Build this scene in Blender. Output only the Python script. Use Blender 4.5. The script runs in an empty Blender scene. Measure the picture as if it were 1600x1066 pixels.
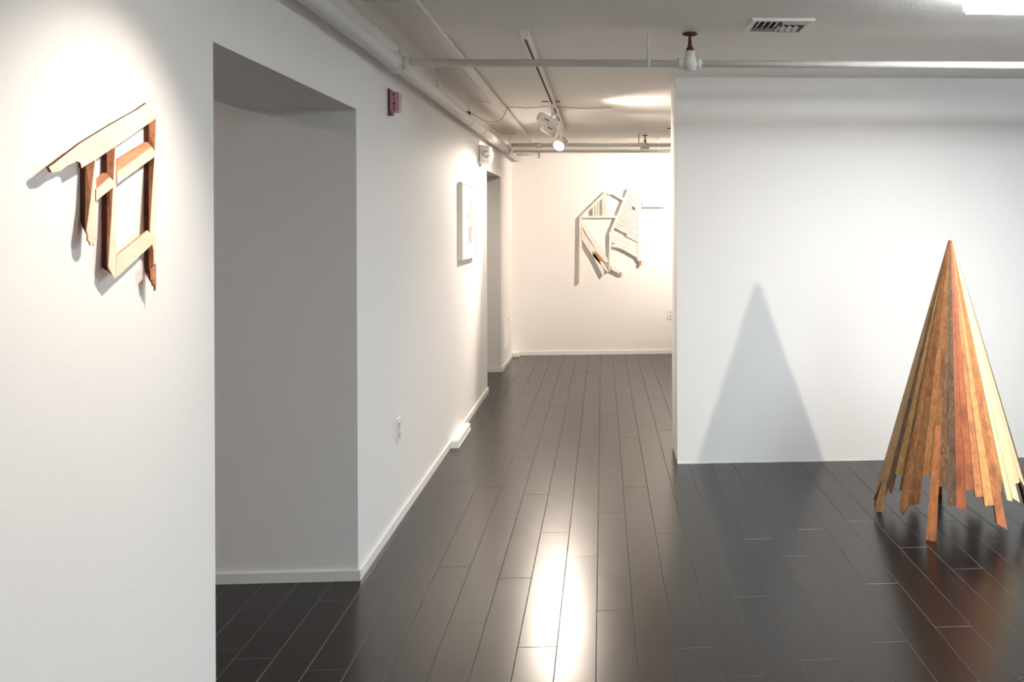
import bpy, bmesh, math, random
from mathutils import Vector, Matrix
random.seed(7)
S = bpy.context.scene
COL = S.collection

# ------------------------------------------------------------------ camera
F, EYE = 1450.0, 1.52                     # focal length in pixels of a 1600 px wide frame, eye height
VPX, VPY, FARL = 941.5, 351.0, 27000.0    # vanishing point of the left wall
PHI = math.atan(F / FARL); PPX = VPX + F * math.tan(PHI); PPY = VPY
ROLL = -0.0045
cam_d = bpy.data.cameras.new('camera'); cam = bpy.data.objects.new('camera', cam_d); COL.objects.link(cam)
cam_d.sensor_fit = 'HORIZONTAL'; cam_d.sensor_width = 36.0; cam_d.lens = 36.0 * F / 1600
cam_d.shift_x = (800 - PPX) / 1600; cam_d.shift_y = (PPY - 533) / 1600
cam_d.clip_start = 0.05; cam_d.clip_end = 60
cam.matrix_world = Matrix.Translation((0, 0, EYE)) @ Matrix.Rotation(-PHI, 4, 'Z') @ Matrix.Rotation(math.pi / 2, 4, 'X') @ Matrix.Rotation(ROLL, 4, 'Z')
S.camera = cam

# ------------------------------------------------------------------ world, exposure
w = bpy.data.worlds.new('world'); S.world = w; w.use_nodes = True
w.node_tree.nodes['Background'].inputs[0].default_value = (0.55, 0.6, 0.65, 1)
w.node_tree.nodes['Background'].inputs[1].default_value = 0.02
S.view_settings.view_transform = 'Standard'; S.view_settings.look = 'None'
S.view_settings.exposure = 1.72; S.view_settings.gamma = 1.0; S.view_settings.use_curve_mapping = False
S.cycles.use_denoising = True
S.cycles.max_bounces = 12; S.cycles.diffuse_bounces = 8; S.cycles.glossy_bounces = 6
S.cycles.sample_clamp_indirect = 6.0

# light levels (each lamp builder below uses these)
FLUO = 26.0                    # emission of the fluorescent lenses
FLUO_SIDE = 11.0                # the steeper sides of the lens glow less than its face
FLUO_COL = (0.86, 0.95, 1.0)
WARM = (1.0, 0.87, 0.74)
W_SCULPT, W_CONE, W_PRINT, W_BACK, W_HALL = 17.0, 124.0, 128.0, 108.0, 84.0

# ------------------------------------------------------------------ pixel helpers (a pixel is a direction; the wall or floor gives the distance)
CAMM = cam.matrix_world.to_3x3(); ORG = Vector((0, 0, EYE))
def ray(x, y): return CAMM @ Vector(((x - PPX) / F, -(y - PPY) / F, -1.0))
def on(x, y, ax, val):
    d = ray(x, y); return ORG + d * ((val - ORG[ax]) / d[ax])
def proj(p):
    q = CAMM.transposed() @ (Vector(p) - ORG); return (PPX + F * q.x / -q.z, PPY - F * q.y / -q.z)

# ------------------------------------------------------------------ materials
def srgb(r, g, b):
    f = lambda c: (c / 255 / 12.92) if c / 255 <= 0.04045 else ((c / 255 + 0.055) / 1.055) ** 2.4
    return (f(r), f(g), f(b), 1.0)
def base_mat(name, col, rough=0.6, spec=0.4, metal=0.0):
    m = bpy.data.materials.new(name); m.use_nodes = True
    b = m.node_tree.nodes['Principled BSDF']
    b.inputs['Base Color'].default_value = col; b.inputs['Roughness'].default_value = rough
    b.inputs['Specular IOR Level'].default_value = spec; b.inputs['Metallic'].default_value = metal
    return m, m.node_tree, b
def paint(name, col, rough=0.6, var=0.04, bump=0.08, scale=90.0, spec=0.3):
    m, nt, b = base_mat(name, col, rough, spec)
    tc = nt.nodes.new('ShaderNodeTexCoord')
    n1 = nt.nodes.new('ShaderNodeTexNoise'); n1.inputs['Scale'].default_value = 1.7; n1.inputs['Detail'].default_value = 4
    n2 = nt.nodes.new('ShaderNodeTexNoise'); n2.inputs['Scale'].default_value = scale; n2.inputs['Detail'].default_value = 3
    nt.links.new(tc.outputs['Object'], n1.inputs['Vector']); nt.links.new(tc.outputs['Object'], n2.inputs['Vector'])
    mx = nt.nodes.new('ShaderNodeMix'); mx.data_type = 'RGBA'
    mx.inputs['A'].default_value = tuple(c * (1 - var) for c in col[:3]) + (1,)
    mx.inputs['B'].default_value = tuple(min(1, c * (1 + var * 0.5)) for c in col[:3]) + (1,)
    nt.links.new(n1.outputs['Fac'], mx.inputs['Factor']); nt.links.new(mx.outputs['Result'], b.inputs['Base Color'])
    bp = nt.nodes.new('ShaderNodeBump'); bp.inputs['Strength'].default_value = bump; bp.inputs['Distance'].default_value = 0.01
    nt.links.new(n2.outputs['Fac'], bp.inputs['Height']); nt.links.new(bp.outputs['Normal'], b.inputs['Normal'])
    return m
def wood(name, col, dark, scale=(70, 70, 3.5), rough=0.6, contrast=0.5, stain=0.35, flecks=None, bump=0.25, vary=0.0):
    m, nt, b = base_mat(name, col, rough, 0.35)
    tc = nt.nodes.new('ShaderNodeTexCoord'); mp = nt.nodes.new('ShaderNodeMapping'); mp.inputs['Scale'].default_value = scale
    oi = nt.nodes.new('ShaderNodeObjectInfo')
    nt.links.new(tc.outputs['Object'], mp.inputs['Vector'])
    add = nt.nodes.new('ShaderNodeVectorMath'); add.operation = 'ADD'
    mul = nt.nodes.new('ShaderNodeMath'); mul.operation = 'MULTIPLY'; mul.inputs[1].default_value = 37.0
    nt.links.new(oi.outputs['Random'], mul.inputs[0])
    nt.links.new(mp.outputs['Vector'], add.inputs[0]); nt.links.new(mul.outputs[0], add.inputs[1])
    g = nt.nodes.new('ShaderNodeTexNoise'); g.inputs['Scale'].default_value = 1.0; g.inputs['Detail'].default_value = 6; g.inputs['Roughness'].default_value = 0.65
    nt.links.new(add.outputs[0], g.inputs['Vector'])
    r = nt.nodes.new('ShaderNodeValToRGB'); r.color_ramp.elements[0].position = 0.5 - 0.25 / max(contrast, .1) * 0.5; r.color_ramp.elements[1].position = 0.62
    r.color_ramp.elements[0].color = dark; r.color_ramp.elements[1].color = col
    nt.links.new(g.outputs['Fac'], r.inputs['Fac'])
    st = nt.nodes.new('ShaderNodeTexNoise'); st.inputs['Scale'].default_value = 9.0; st.inputs['Detail'].default_value = 5; st.inputs['Roughness'].default_value = 0.7
    add2 = nt.nodes.new('ShaderNodeVectorMath'); add2.operation = 'ADD'
    nt.links.new(tc.outputs['Object'], add2.inputs[0]); nt.links.new(mul.outputs[0], add2.inputs[1]); nt.links.new(add2.outputs[0], st.inputs['Vector'])
    r2 = nt.nodes.new('ShaderNodeValToRGB'); r2.color_ramp.elements[0].position = 0.36; r2.color_ramp.elements[1].position = 0.52
    r2.color_ramp.elements[0].color = (stain, stain, stain, 1); r2.color_ramp.elements[1].color = (0, 0, 0, 1)
    nt.links.new(st.outputs['Fac'], r2.inputs['Fac'])
    mx = nt.nodes.new('ShaderNodeMix'); mx.data_type = 'RGBA'
    nt.links.new(r2.outputs['Color'], mx.inputs['Factor']); nt.links.new(r.outputs['Color'], mx.inputs['A'])
    mx.inputs['B'].default_value = tuple(c * 0.35 for c in dark[:3]) + (1,)
    out = mx.outputs['Result']
    if flecks:
        fm = nt.nodes.new('ShaderNodeMapping'); fm.inputs['Scale'].default_value = (150, 150, 7); nt.links.new(add2.outputs[0], fm.inputs['Vector'])
        fn = nt.nodes.new('ShaderNodeTexNoise'); fn.inputs['Scale'].default_value = 1.0; fn.inputs['Detail'].default_value = 8; nt.links.new(fm.outputs['Vector'], fn.inputs['Vector'])
        r3 = nt.nodes.new('ShaderNodeValToRGB'); r3.color_ramp.elements[0].position = 0.62; r3.color_ramp.elements[1].position = 0.78
        nt.links.new(fn.outputs['Fac'], r3.inputs['Fac'])
        m3 = nt.nodes.new('ShaderNodeMix'); m3.data_type = 'RGBA'; m3.inputs['B'].default_value = flecks
        nt.links.new(r3.outputs['Color'], m3.inputs['Factor']); nt.links.new(out, m3.inputs['A']); out = m3.outputs['Result']
    hv = nt.nodes.new('ShaderNodeHueSaturation'); mr = nt.nodes.new('ShaderNodeMapRange'); mr.inputs['To Min'].default_value = 1 - vary; mr.inputs['To Max'].default_value = 1 + vary
    nt.links.new(oi.outputs['Random'], mr.inputs['Value']); nt.links.new(mr.outputs[0], hv.inputs['Value']); nt.links.new(out, hv.inputs['Color']); out = hv.outputs['Color']
    nt.links.new(out, b.inputs['Base Color'])
    bp = nt.nodes.new('ShaderNodeBump'); bp.inputs['Strength'].default_value = bump; bp.inputs['Distance'].default_value = 0.004
    nt.links.new(g.outputs['Fac'], bp.inputs['Height']); nt.links.new(bp.outputs['Normal'], b.inputs['Normal'])
    return m
def emis(name, col, strength):
    m = bpy.data.materials.new(name); m.use_nodes = True; nt = m.node_tree; nt.nodes.clear()
    e = nt.nodes.new('ShaderNodeEmission'); e.inputs[0].default_value = tuple(col) + (1,); e.inputs[1].default_value = strength
    o = nt.nodes.new('ShaderNodeOutputMaterial'); nt.links.new(e.outputs[0], o.inputs[0]); return m

M_WALL = paint('white_wall_paint', srgb(238, 236, 234), 0.62, 0.02, 0.05, 140)
M_CEIL = paint('ceiling_plaster', srgb(244, 239, 234), 0.75, 0.06, 0.16, 70)
M_TRIM = paint('white_trim_paint', srgb(236, 235, 232), 0.4, 0.02, 0.02, 80)
M_PIPE = paint('white_pipe_paint', srgb(230, 228, 223), 0.55, 0.04, 0.06, 60)
M_WHITE = paint('white_enamel', srgb(238, 234, 226), 0.4, 0.02, 0.0, 60)
M_RACE = paint('white_raceway', srgb(228, 224, 218), 0.45, 0.02, 0.0, 60)
M_DARK, _, _ = base_mat('dark_slot', srgb(58, 46, 36), 0.6)
M_BRONZE, _, _ = base_mat('aged_brass', srgb(96, 66, 38), 0.5, 0.5, 0.6)
M_STEEL, _, _ = base_mat('grey_metal', srgb(150, 148, 144), 0.4, 0.5, 0.6)
M_PINK = paint('red_lens_plastic', srgb(206, 150, 158), 0.35, 0.05, 0.0, 40)
M_RED, _, _ = base_mat('red_plastic', srgb(104, 30, 34), 0.4)
M_LENS = paint('pale_pink_lens', srgb(196, 170, 168), 0.3, 0.03, 0.0, 40)
M_INK, _, _ = base_mat('dark_lettering', srgb(70, 22, 30), 0.6)
M_GREYINK = paint('grey_brown_ink', srgb(168, 156, 146), 0.8, 0.2, 0.0, 40)
M_PAPER = paint('white_paper', srgb(240, 237, 232), 0.8, 0.01, 0.0, 40)
M_CORD, _, _ = base_mat('cream_cord', srgb(196, 170, 140), 0.6)
M_SHADOWGAP, _, _ = base_mat('painted_shade', srgb(60, 58, 56), 0.9)  # shade inside the ceiling register, put into the colour
M_FLUO = emis('fluorescent_lens', FLUO_COL, FLUO)
M_FLUO_SIDE = emis('fluorescent_lens_side', FLUO_COL, FLUO_SIDE)
M_LAMP = emis('lamp_glass', (1.0, 0.90, 0.76), 22.0)

def floor_mat(name, gap=False):
    m, nt, b = base_mat(name, (0.02, 0.018, 0.016, 1), 0.22, 0.5); b.inputs['IOR'].default_value = 1.42; b.inputs['Specular Tint'].default_value = (1, .93, .87, 1)
    tc = nt.nodes.new('ShaderNodeTexCoord'); oi = nt.nodes.new('ShaderNodeObjectInfo')
    mp = nt.nodes.new('ShaderNodeMapping'); mp.inputs['Scale'].default_value = (90, 4, 1)
    add = nt.nodes.new('ShaderNodeVectorMath'); add.operation = 'ADD'
    mul = nt.nodes.new('ShaderNodeMath'); mul.operation = 'MULTIPLY'; mul.inputs[1].default_value = 53.0
    nt.links.new(oi.outputs['Random'], mul.inputs[0]); nt.links.new(tc.outputs['Object'], add.inputs[0]); nt.links.new(mul.outputs[0], add.inputs[1])
    nt.links.new(add.outputs[0], mp.inputs['Vector'])
    g = nt.nodes.new('ShaderNodeTexNoise'); g.inputs['Scale'].default_value = 1.0; g.inputs['Detail'].default_value = 5; nt.links.new(mp.outputs['Vector'], g.inputs['Vector'])
    r = nt.nodes.new('ShaderNodeValToRGB'); r.color_ramp.elements[0].color = srgb(15, 11, 11); r.color_ramp.elements[1].color = srgb(26, 20, 19)
    r.color_ramp.elements[0].position = 0.3; r.color_ramp.elements[1].position = 0.7
    nt.links.new(g.outputs['Fac'], r.inputs['Fac'])
    hv = nt.nodes.new('ShaderNodeHueSaturation'); mr = nt.nodes.new('ShaderNodeMapRange'); mr.inputs['To Min'].default_value = 0.8; mr.inputs['To Max'].default_value = 1.25
    nt.links.new(oi.outputs['Random'], mr.inputs['Value']); nt.links.new(mr.outputs[0], hv.inputs['Value']); nt.links.new(r.outputs['Color'], hv.inputs['Color'])
    nt.links.new(hv.outputs['Color'], b.inputs['Base Color'])
    n2 = nt.nodes.new('ShaderNodeTexNoise'); n2.inputs['Scale'].default_value = 7.0; n2.inputs['Detail'].default_value = 6; nt.links.new(add.outputs[0], n2.inputs['Vector'])
    m2 = nt.nodes.new('ShaderNodeMapRange'); m2.inputs['To Min'].default_value = 0.22; m2.inputs['To Max'].default_value = 0.29
    nt.links.new(n2.outputs['Fac'], m2.inputs['Value']); nt.links.new(m2.outputs[0], b.inputs['Roughness'])
    n3 = nt.nodes.new('ShaderNodeTexNoise'); n3.inputs['Scale'].default_value = 350.0; n3.inputs['Detail'].default_value = 2; nt.links.new(tc.outputs['Object'], n3.inputs['Vector'])
    ad = nt.nodes.new('ShaderNodeMath'); ad.operation = 'ADD'; nt.links.new(g.outputs['Fac'], ad.inputs[0]); nt.links.new(n3.outputs['Fac'], ad.inputs[1])
    bp = nt.nodes.new('ShaderNodeBump'); bp.inputs['Strength'].default_value = 0.03; bp.inputs['Distance'].default_value = 0.001
    nt.links.new(ad.outputs[0], bp.inputs['Height']); nt.links.new(bp.outputs['Normal'], b.inputs['Normal'])
    return m
M_FLOOR = floor_mat('dark_floor_board')
M_JOINT, _, _ = base_mat('lit_board_edge', srgb(100, 93, 88), 0.5, 0.4)  # pale grey puts the light caught by the board bevels into the colour

# ------------------------------------------------------------------ mesh helpers
def obj(name, bm, mat, parent=None, smooth=False):
    me = bpy.data.meshes.new(name); bmesh.ops.recalc_face_normals(bm, faces=bm.faces[:]); bm.to_mesh(me); bm.free()
    for m in (mat if isinstance(mat, (list, tuple)) else [mat]): me.materials.append(m)
    if smooth:
        for p in me.polygons: p.use_smooth = True
    o = bpy.data.objects.new(name, me); COL.objects.link(o)
    if parent: o.parent = parent; o.matrix_parent_inverse = parent.matrix_world.inverted()
    return o
def box(bm, a, b, mi=0):
    v = [bm.verts.new((x, y, z)) for x in (a[0], b[0]) for y in (a[1], b[1]) for z in (a[2], b[2])]
    for f in ((0, 1, 3, 2), (4, 6, 7, 5), (0, 4, 5, 1), (2, 3, 7, 6), (0, 2, 6, 4), (1, 5, 7, 3)):
        bm.faces.new([v[i] for i in f]).material_index = mi
def boxes(*prs):
    bm = bmesh.new()
    for a, b in prs: box(bm, a, b)
    return bm
def bevel(bm, w_, seg=2):
    bmesh.ops.bevel(bm, geom=bm.edges[:], offset=w_, segments=seg, affect='EDGES', profile=0.5); return bm
def cyl(bm, p0, p1, r0, r1=None, n=24, caps=True):
    p0, p1 = Vector(p0), Vector(p1); r1 = r0 if r1 is None else r1
    d = (p1 - p0).normalized(); a = d.orthogonal().normalized(); b = d.cross(a)
    A = [bm.verts.new(p0 + (a * math.cos(t) + b * math.sin(t)) * r0) for t in [2 * math.pi * i / n for i in range(n)]]
    B = [bm.verts.new(p1 + (a * math.cos(t) + b * math.sin(t)) * r1) for t in [2 * math.pi * i / n for i in range(n)]]
    for i in range(n): bm.faces.new((A[i], A[(i + 1) % n], B[(i + 1) % n], B[i])).smooth = True
    if caps: bm.faces.new(A[::-1]); bm.faces.new(B)
    return bm
def lathe(bm, p0, axis, prof, n=28):
    """prof: list of (distance along axis, radius)"""
    p0 = Vector(p0); d = Vector(axis).normalized(); a = d.orthogonal().normalized(); b = d.cross(a); rings = []
    for t, r in prof:
        rings.append([bm.verts.new(p0 + d * t + (a * math.cos(q) + b * math.sin(q)) * max(r, 1e-4)) for q in [2 * math.pi * i / n for i in range(n)]])
    for A, B in zip(rings, rings[1:]):
        for i in range(n): bm.faces.new((A[i], A[(i + 1) % n], B[(i + 1) % n], B[i])).smooth = True
    bm.faces.new(rings[0][::-1]); bm.faces.new(rings[-1]); return bm
def tube(bm, pts, r, n=8):
    pts = [Vector(p) for p in pts]; rings = []; up = Vector((0, 0, 1))
    for i, p in enumerate(pts):
        d = (pts[min(i + 1, len(pts) - 1)] - pts[max(i - 1, 0)]).normalized()
        a = d.cross(up); a = d.orthogonal() if a.length < 1e-4 else a; a.normalize(); b = d.cross(a)
        rings.append([bm.verts.new(p + (a * math.cos(q) + b * math.sin(q)) * r) for q in [2 * math.pi * k / n for k in range(n)]])
    for A, B in zip(rings, rings[1:]):
        for i in range(n): bm.faces.new((A[i], A[(i + 1) % n], B[(i + 1) % n], B[i])).smooth = True
    bm.faces.new(rings[0][::-1]); bm.faces.new(rings[-1]); return bm
def prism(front, back):
    """closed solid between two matching outlines"""
    bm = bmesh.new(); A = [bm.verts.new(p) for p in front]; B = [bm.verts.new(p) for p in back]; n = len(A)
    bm.faces.new(A); bm.faces.new(B[::-1])
    for i in range(n): bm.faces.new((A[i], B[i], B[(i + 1) % n], A[(i + 1) % n]))
    return bm
def thing(name, label, cat, loc=(0, 0, 0), group=None):
    o = bpy.data.objects.new(name, None); COL.objects.link(o); o.location = loc; o.empty_display_size = 0.1
    o.matrix_world = Matrix.Translation(loc); o['label'] = label; o['category'] = cat
    if group: o['group'] = group
    return o
def struct(o, label, cat):
    o['kind'] = 'structure'; o['label'] = label; o['category'] = cat; return o

# ------------------------------------------------------------------ main dimensions (metres)
XL = -1.054; XL2 = -1.54                 # left wall faces
YO1, YO2 = None, 4.045                   # near opening
YO1 = on(335, 560, 0, XL).y
YP1, YP2 = 8.53, on(782.5, 400, 0, XL).y # far opening
YB = 10.90; YPART, YPART2 = 5.874, 6.30; XPART = 0.468
HC = 2.456; HO = 2.022
XR, YF = 6.4, -1.8                       # unseen right wall and wall behind the camera
XBR = -4.2                               # far side of the rooms behind the left wall

# ------------------------------------------------------------------ structure
bm = boxes(((XL2, YF, 0), (XL, YO1, HC)), ((XL2, YO1, HO), (XL, YO2, HC)), ((XL2, YO2, 0), (XL, YP1, HC)),
           ((XL2, YP1, HO), (XL, YP2, HC)), ((XL2, YP2, 0), (XL, YB, HC)))
struct(obj('wall_left', bm, M_WALL), 'long white left wall with two tall doorless openings', 'wall')
bm = boxes(((XBR, YO2, 0), (XL2, YO2 + .12, HC)))
struct(obj('wall_passage', bm, M_WALL), 'white side wall seen through the near opening', 'wall')
bm = boxes(((XBR, YP2, 0), (XL2, YP2 + .12, HC)))
struct(obj('wall_alcove', bm, M_WALL), 'white side wall seen through the far narrow opening', 'wall')
struct(obj('wall_back', boxes(((XBR, YB, 0), (XR, YB + .15, HC))), M_WALL), 'white end wall behind the white wood relief', 'wall')
struct(obj('wall_partition', boxes(((XPART, YPART, .004), (XR, YPART2, HC))), M_WALL), 'thick pale partition wall behind the wooden cone', 'wall')
struct(obj('wall_right', boxes(((XR, YF, 0), (XR + .15, YB + .15, HC))), M_WALL), 'white wall outside the right edge of view', 'wall')
struct(obj('wall_front', boxes(((XBR, YF - .15, 0), (XR, YF, HC))), M_WALL), 'white wall behind the viewer', 'wall')
struct(obj('wall_outer', boxes(((XBR - .15, YF, 0), (XBR, YB + .15, HC))), M_WALL), 'white far wall of the rooms behind the openings', 'wall')
struct(obj('ceiling', boxes(((XBR - .15, YF - .15, HC), (XR + .15, YB + .15, HC + .15))), M_CEIL), 'grey white plaster ceiling with pipes below it', 'ceiling')

# floor: slab + single boards
floor = struct(obj('floor', boxes(((XBR - .15, YF - .15, -.12), (XR + .15, YB + .15, -.0075))), M_JOINT), 'dark glossy plank floor running towards the back', 'floor')
PW, PL, PX0 = 0.1412, 1.2475, -0.0297
phase = {-7: 4.48, -6: 4.345, -5: 4.175, -4: 3.58, -3: 4.02, -2: 3.36, -1: 4.265, 0: 3.66, 1: 4.12, 2: 4.565, 3: 3.10, 4: 3.76, 5: 3.20, 6: 4.21,
         7: 3.32, 8: 3.86, 9: 3.43, 10: 4.28, 11: 4.0, 12: 4.65, 13: 4.35}
def plank_bm(bm, x0, x1, y0, y1, z=0.0, b=0.0015):
    lo = [bm.verts.new(p) for p in ((x0, y0, -.0075), (x1, y0, -.0075), (x1, y1, -.0075), (x0, y1, -.0075))]
    mi = [bm.verts.new((v.co.x, v.co.y, z - b)) for v in lo]
    to = [bm.verts.new(p) for p in ((x0 + b, y0 + b, z), (x1 - b, y0 + b, z), (x1 - b, y1 - b, z), (x0 + b, y1 - b, z))]
    for A, B, mt in ((lo, mi, 1), (mi, to, 1)):
        for i in range(4): bm.faces.new((A[i], A[(i + 1) % 4], B[(i + 1) % 4], B[i])).material_index = mt
    bm.faces.new(to)
rng = random.Random(3)
cells = []
c0, c1 = math.floor((XBR + .02 - PX0) / PW) + 1, math.floor((XR - .02 - PX0) / PW) - 1
for c in range(c0, c1 + 1):
    ph = phase.get(c, rng.random() * PL); k = math.floor((YF - ph) / PL)
    while ph + k * PL < YB:
        y0, y1 = max(ph + k * PL, YF + .005), min(ph + (k + 1) * PL, YB - .002); k += 1
        if y1 - y0 < .02: continue
        x0 = PX0 + c * PW
        cx, vis = x0 + PW / 2, 0.0
        yv0, yv1 = max(y0, 2.0), y1
        if yv1 > yv0 + .05:
            for t in (0.05, .3, .5, .7, .95):
                y = yv0 + (yv1 - yv0) * t; u, v = proj((cx, y, 0))
                ok = -60 < u < 1660 and v < 1120
                if cx < XL and not (YO1 - .1 < y < YO2 and cx > XL - 1.0 or YP1 - .2 < y < YP2 and cx > XL - .5): ok = False
                if cx > XPART and y > YPART and not (y > YPART2 and cx < XPART * y / YPART2 + .35): ok = False
                if ok: vis += 1 / y / y
        cells.append((vis, x0, y0, y1))
cells.sort(key=lambda t: -t[0])
cache = {}
rest = bmesh.new(); n_pl = 0
for vis, x0, y0, y1 in cells:
    g = 0.0006
    if vis > 0 and n_pl < 300:
        n_pl += 1
        key = round(y1 - y0, 3)
        if key not in cache:
            b_ = bmesh.new(); plank_bm(b_, -PW / 2 + g, PW / 2 - g, -key / 2 + g, key / 2 - g)
            me = bpy.data.meshes.new('plank'); bmesh.ops.recalc_face_normals(b_, faces=b_.faces[:]); b_.to_mesh(me); b_.free()
            me.materials.append(M_FLOOR); me.materials.append(M_JOINT); cache[key] = me
        o = bpy.data.objects.new('plank', cache[key]); COL.objects.link(o); o.parent = floor
        o.location = (x0 + PW / 2, (y0 + y1) / 2, rng.uniform(-.00025, .0))
        o.rotation_euler = (rng.gauss(0, .0005), rng.gauss(0, .0022), 0)
    else:
        plank_bm(rest, x0 + g, x0 + PW - g, y0 + g, y1 - g)
o = obj('distant_planks', rest, [M_FLOOR, M_JOINT], floor); o['kind'] = 'stuff'

# baseboards
BH, BT = 0.048, 0.0125
def baseboard(name, a, b, label):
    bm = boxes((a, b)); es = [e for e in bm.edges if all(abs(v.co.z - max(a[2], b[2])) < 1e-6 for v in e.verts)]
    bmesh.ops.bevel(bm, geom=es, offset=.004, segments=2, affect='EDGES'); return struct(obj(name, bm, M_TRIM), label, 'baseboard')
baseboard('baseboard_left', (XL, YO2 - BT, 0), (XL + BT, YP1, BH), 'low white baseboard along the middle of the left wall')
baseboard('baseboard_near', (XL, YF, 0), (XL + BT, YO1, BH), 'low white baseboard on the nearest stretch of the left wall')
baseboard('baseboard_passage', (XBR, YO2 - BT, 0), (XL, YO2, BH), 'low white baseboard inside the near opening')
baseboard('baseboard_alcove', (XBR, YP2 - BT, 0), (XL, YP2, BH), 'low white baseboard inside the far opening')
baseboard('baseboard_far', (XL, YP2 - BT, 0), (XL + BT, YB, BH), 'low white baseboard between far opening and corner')
baseboard('baseboard_back', (XL + BT, YB - BT, 0), (XR, YB, BH), 'low white baseboard along the end wall')
# ragged caulk line under the partition
bm = bmesh.new(); x = XPART; r_ = random.Random(5)
while x < XR - .05:
    l = r_.uniform(.04, .12); box(bm, (x, YPART - r_.uniform(.001, .005), 0), (min(x + l, XR), YPART + .01, r_.uniform(.003, .007))); x += l
struct(obj('trim_partition', bm, M_WALL), 'ragged paint line at the foot of the partition', 'trim')

# ------------------------------------------------------------------ lamps
def spot(name, loc, target, watts, deg, blend, radius, col, parent):
    l = bpy.data.lights.new(name, 'SPOT'); l.energy = watts; l.color = col; l.spot_size = math.radians(deg); l.spot_blend = blend; l.shadow_soft_size = radius
    o = bpy.data.objects.new(name, l); COL.objects.link(o)
    q = (Vector(target) - Vector(loc)).to_track_quat('-Z', 'Y')
    o.matrix_world = Matrix.Translation(loc) @ q.to_matrix().to_4x4()
    o.parent = parent; o.matrix_parent_inverse = parent.matrix_world.inverted(); return o
def track_head(label, mount, centre, target, style='cylinder', light=None, soft=.022, lamp_r=.03, L=.15, R=.042, group='white track heads'):
    """white track head: stem from the rail, tilted can, lamp in its mouth"""
    mount, centre, target = Vector(mount), Vector(centre), Vector(target); d = (target - centre).normalized()
    t = thing('spotlight', label, 'spotlight', mount, group)
    bm = bmesh.new(); box(bm, mount + Vector((-.018, -.035, -.022)), mount + Vector((.018, .035, 0))); obj('adapter', bm, M_WHITE, t)
    bm = bmesh.new(); cyl(bm, mount + Vector((0, 0, -.02)), Vector((mount.x, mount.y, centre.z + R * .9)), .009, n=12)
    cyl(bm, Vector((mount.x, mount.y, centre.z + R * .95)), centre, .009, n=12); obj('stem', bm, M_WHITE, t)
    tail, mouth = centre - d * L * .5, centre + d * L * .5
    bm = bmesh.new()
    if style == 'cylinder': lathe(bm, tail, d, [(0, R * .35), (0.004, R * .8), (.02, R), (L, R), (L, R * .86), (L - .02, R * .8)])
    else: lathe(bm, tail, d, [(0, R * .5), (.01, R * .75), (L * .45, R * .8), (L * .5, R), (L, R * 1.05), (L, R * .92), (L - .015, R * .85)])
    c = obj('can', bm, M_WHITE, t)
    a = d.cross(Vector((0, 0, 1))).normalized()
    for s in (-1, 1):
        p = centre + a * s * R * 1.0 - d * .01; obj('vent_slot', cyl(bmesh.new(), p - d * .02, p + d * .02, .004, n=8), M_DARK, c)
    bm = bmesh.new(); lathe(bm, mouth - d * .016, d, [(0, lamp_r * .7), (.004, lamp_r), (.007, lamp_r * .9), (.009, lamp_r * .3)], n=24)
    obj('lamp', bm, M_LAMP if light else M_WHITE, t)
    if light:
        watts, deg, blend = light
        spot('spot_light', mouth + d * .012, target, watts, deg, blend, soft, WARM, t)
    return t

ZT = HC - .036
def track(label, x, y0, y1):
    t = thing('light_track', label, 'track', (x, y0, HC))
    bm = boxes(((x - .019, y0, ZT), (x - .0075, y1, HC)), ((x + .0075, y0, ZT), (x + .019, y1, HC)), ((x - .0075, y0, HC - .012), (x + .0075, y1, HC))); obj('rail', bm, M_WHITE, t)
    bm = boxes(((x - .0072, y0 + .05, ZT + .004), (x + .0072, y1 - .05, HC - .0121))); obj('slot', bm, M_DARK, t)
    for yy in (y0, y1): obj('end_cap', bevel(boxes(((x - .021, yy - .022, ZT - .003), (x + .021, yy + .022, HC))), .002, 1), M_WHITE, t)
    return t
XT = on(820, 60, 2, ZT).x; YT0 = on(820, 59, 2, ZT).y
track('white lighting track on the ceiling carrying the visible spotlights', XT, YT0, 9.0)
track('white lighting track near the viewer above the brown wood relief', XT, 1.2, 3.0)
track('white lighting track in the right part of the room', 4.0, .6, 2.6)
track('white lighting track hidden behind the partition', 1.75, 8.2, 10.2)
track_head('white track head lighting the brown wood relief', (XT, 2.12, ZT), (XT - .03, 2.12, 2.30), (XL, 1.95, 1.12), 'flared', (W_SCULPT, 88, 1.0))
track_head('white track head aimed at the wooden cone', (4.0, 1.6, ZT), (4.0, 1.56, 2.25), (.9, YPART, .42), 'flared', (W_CONE, 51, 1.0), .05)
track_head('white track head lighting the white wood relief', (1.75, 9.2, ZT), (1.72, 9.24, 2.27), (.25, YB, 1.50), 'flared', (W_BACK, 90, .9))
track_head('white cylindrical track head, nearest of the hanging cluster', (XT, 6.95, ZT), on(856, 189, 1, 6.95), on(856, 189, 1, 6.95) + Vector((.85, .08, -.42)), 'cylinder', (W_HALL * .8, 122, 1.0), L=.17, R=.038)
h2 = on(857, 202, 1, 7.5)
track_head('white boxy track head below the nearest cylindrical one', (XT, 7.5, ZT), h2, h2 + Vector((.8, .45, -.40)), 'cylinder', (W_HALL, 84, 1.0), L=.12, R=.042)
h3 = on(872, 202, 1, 8.1)
track_head('white track head edge-on just above the glaring lamp', (XT, 8.1, ZT), h3, (XL, 8.5, 1.35), 'flared', (W_HALL * .34, 120, 1.0), L=.12, R=.045)
h4 = on(876, 224, 1, 8.6)
track_head('glaring lit track head facing the viewer', (XT, 8.6, ZT), h4 + Vector((0, .05, .01)), (XL, 6.95, .95), 'flared', (W_PRINT, 70, 1.0), lamp_r=.05, L=.12, R=.055)

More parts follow.
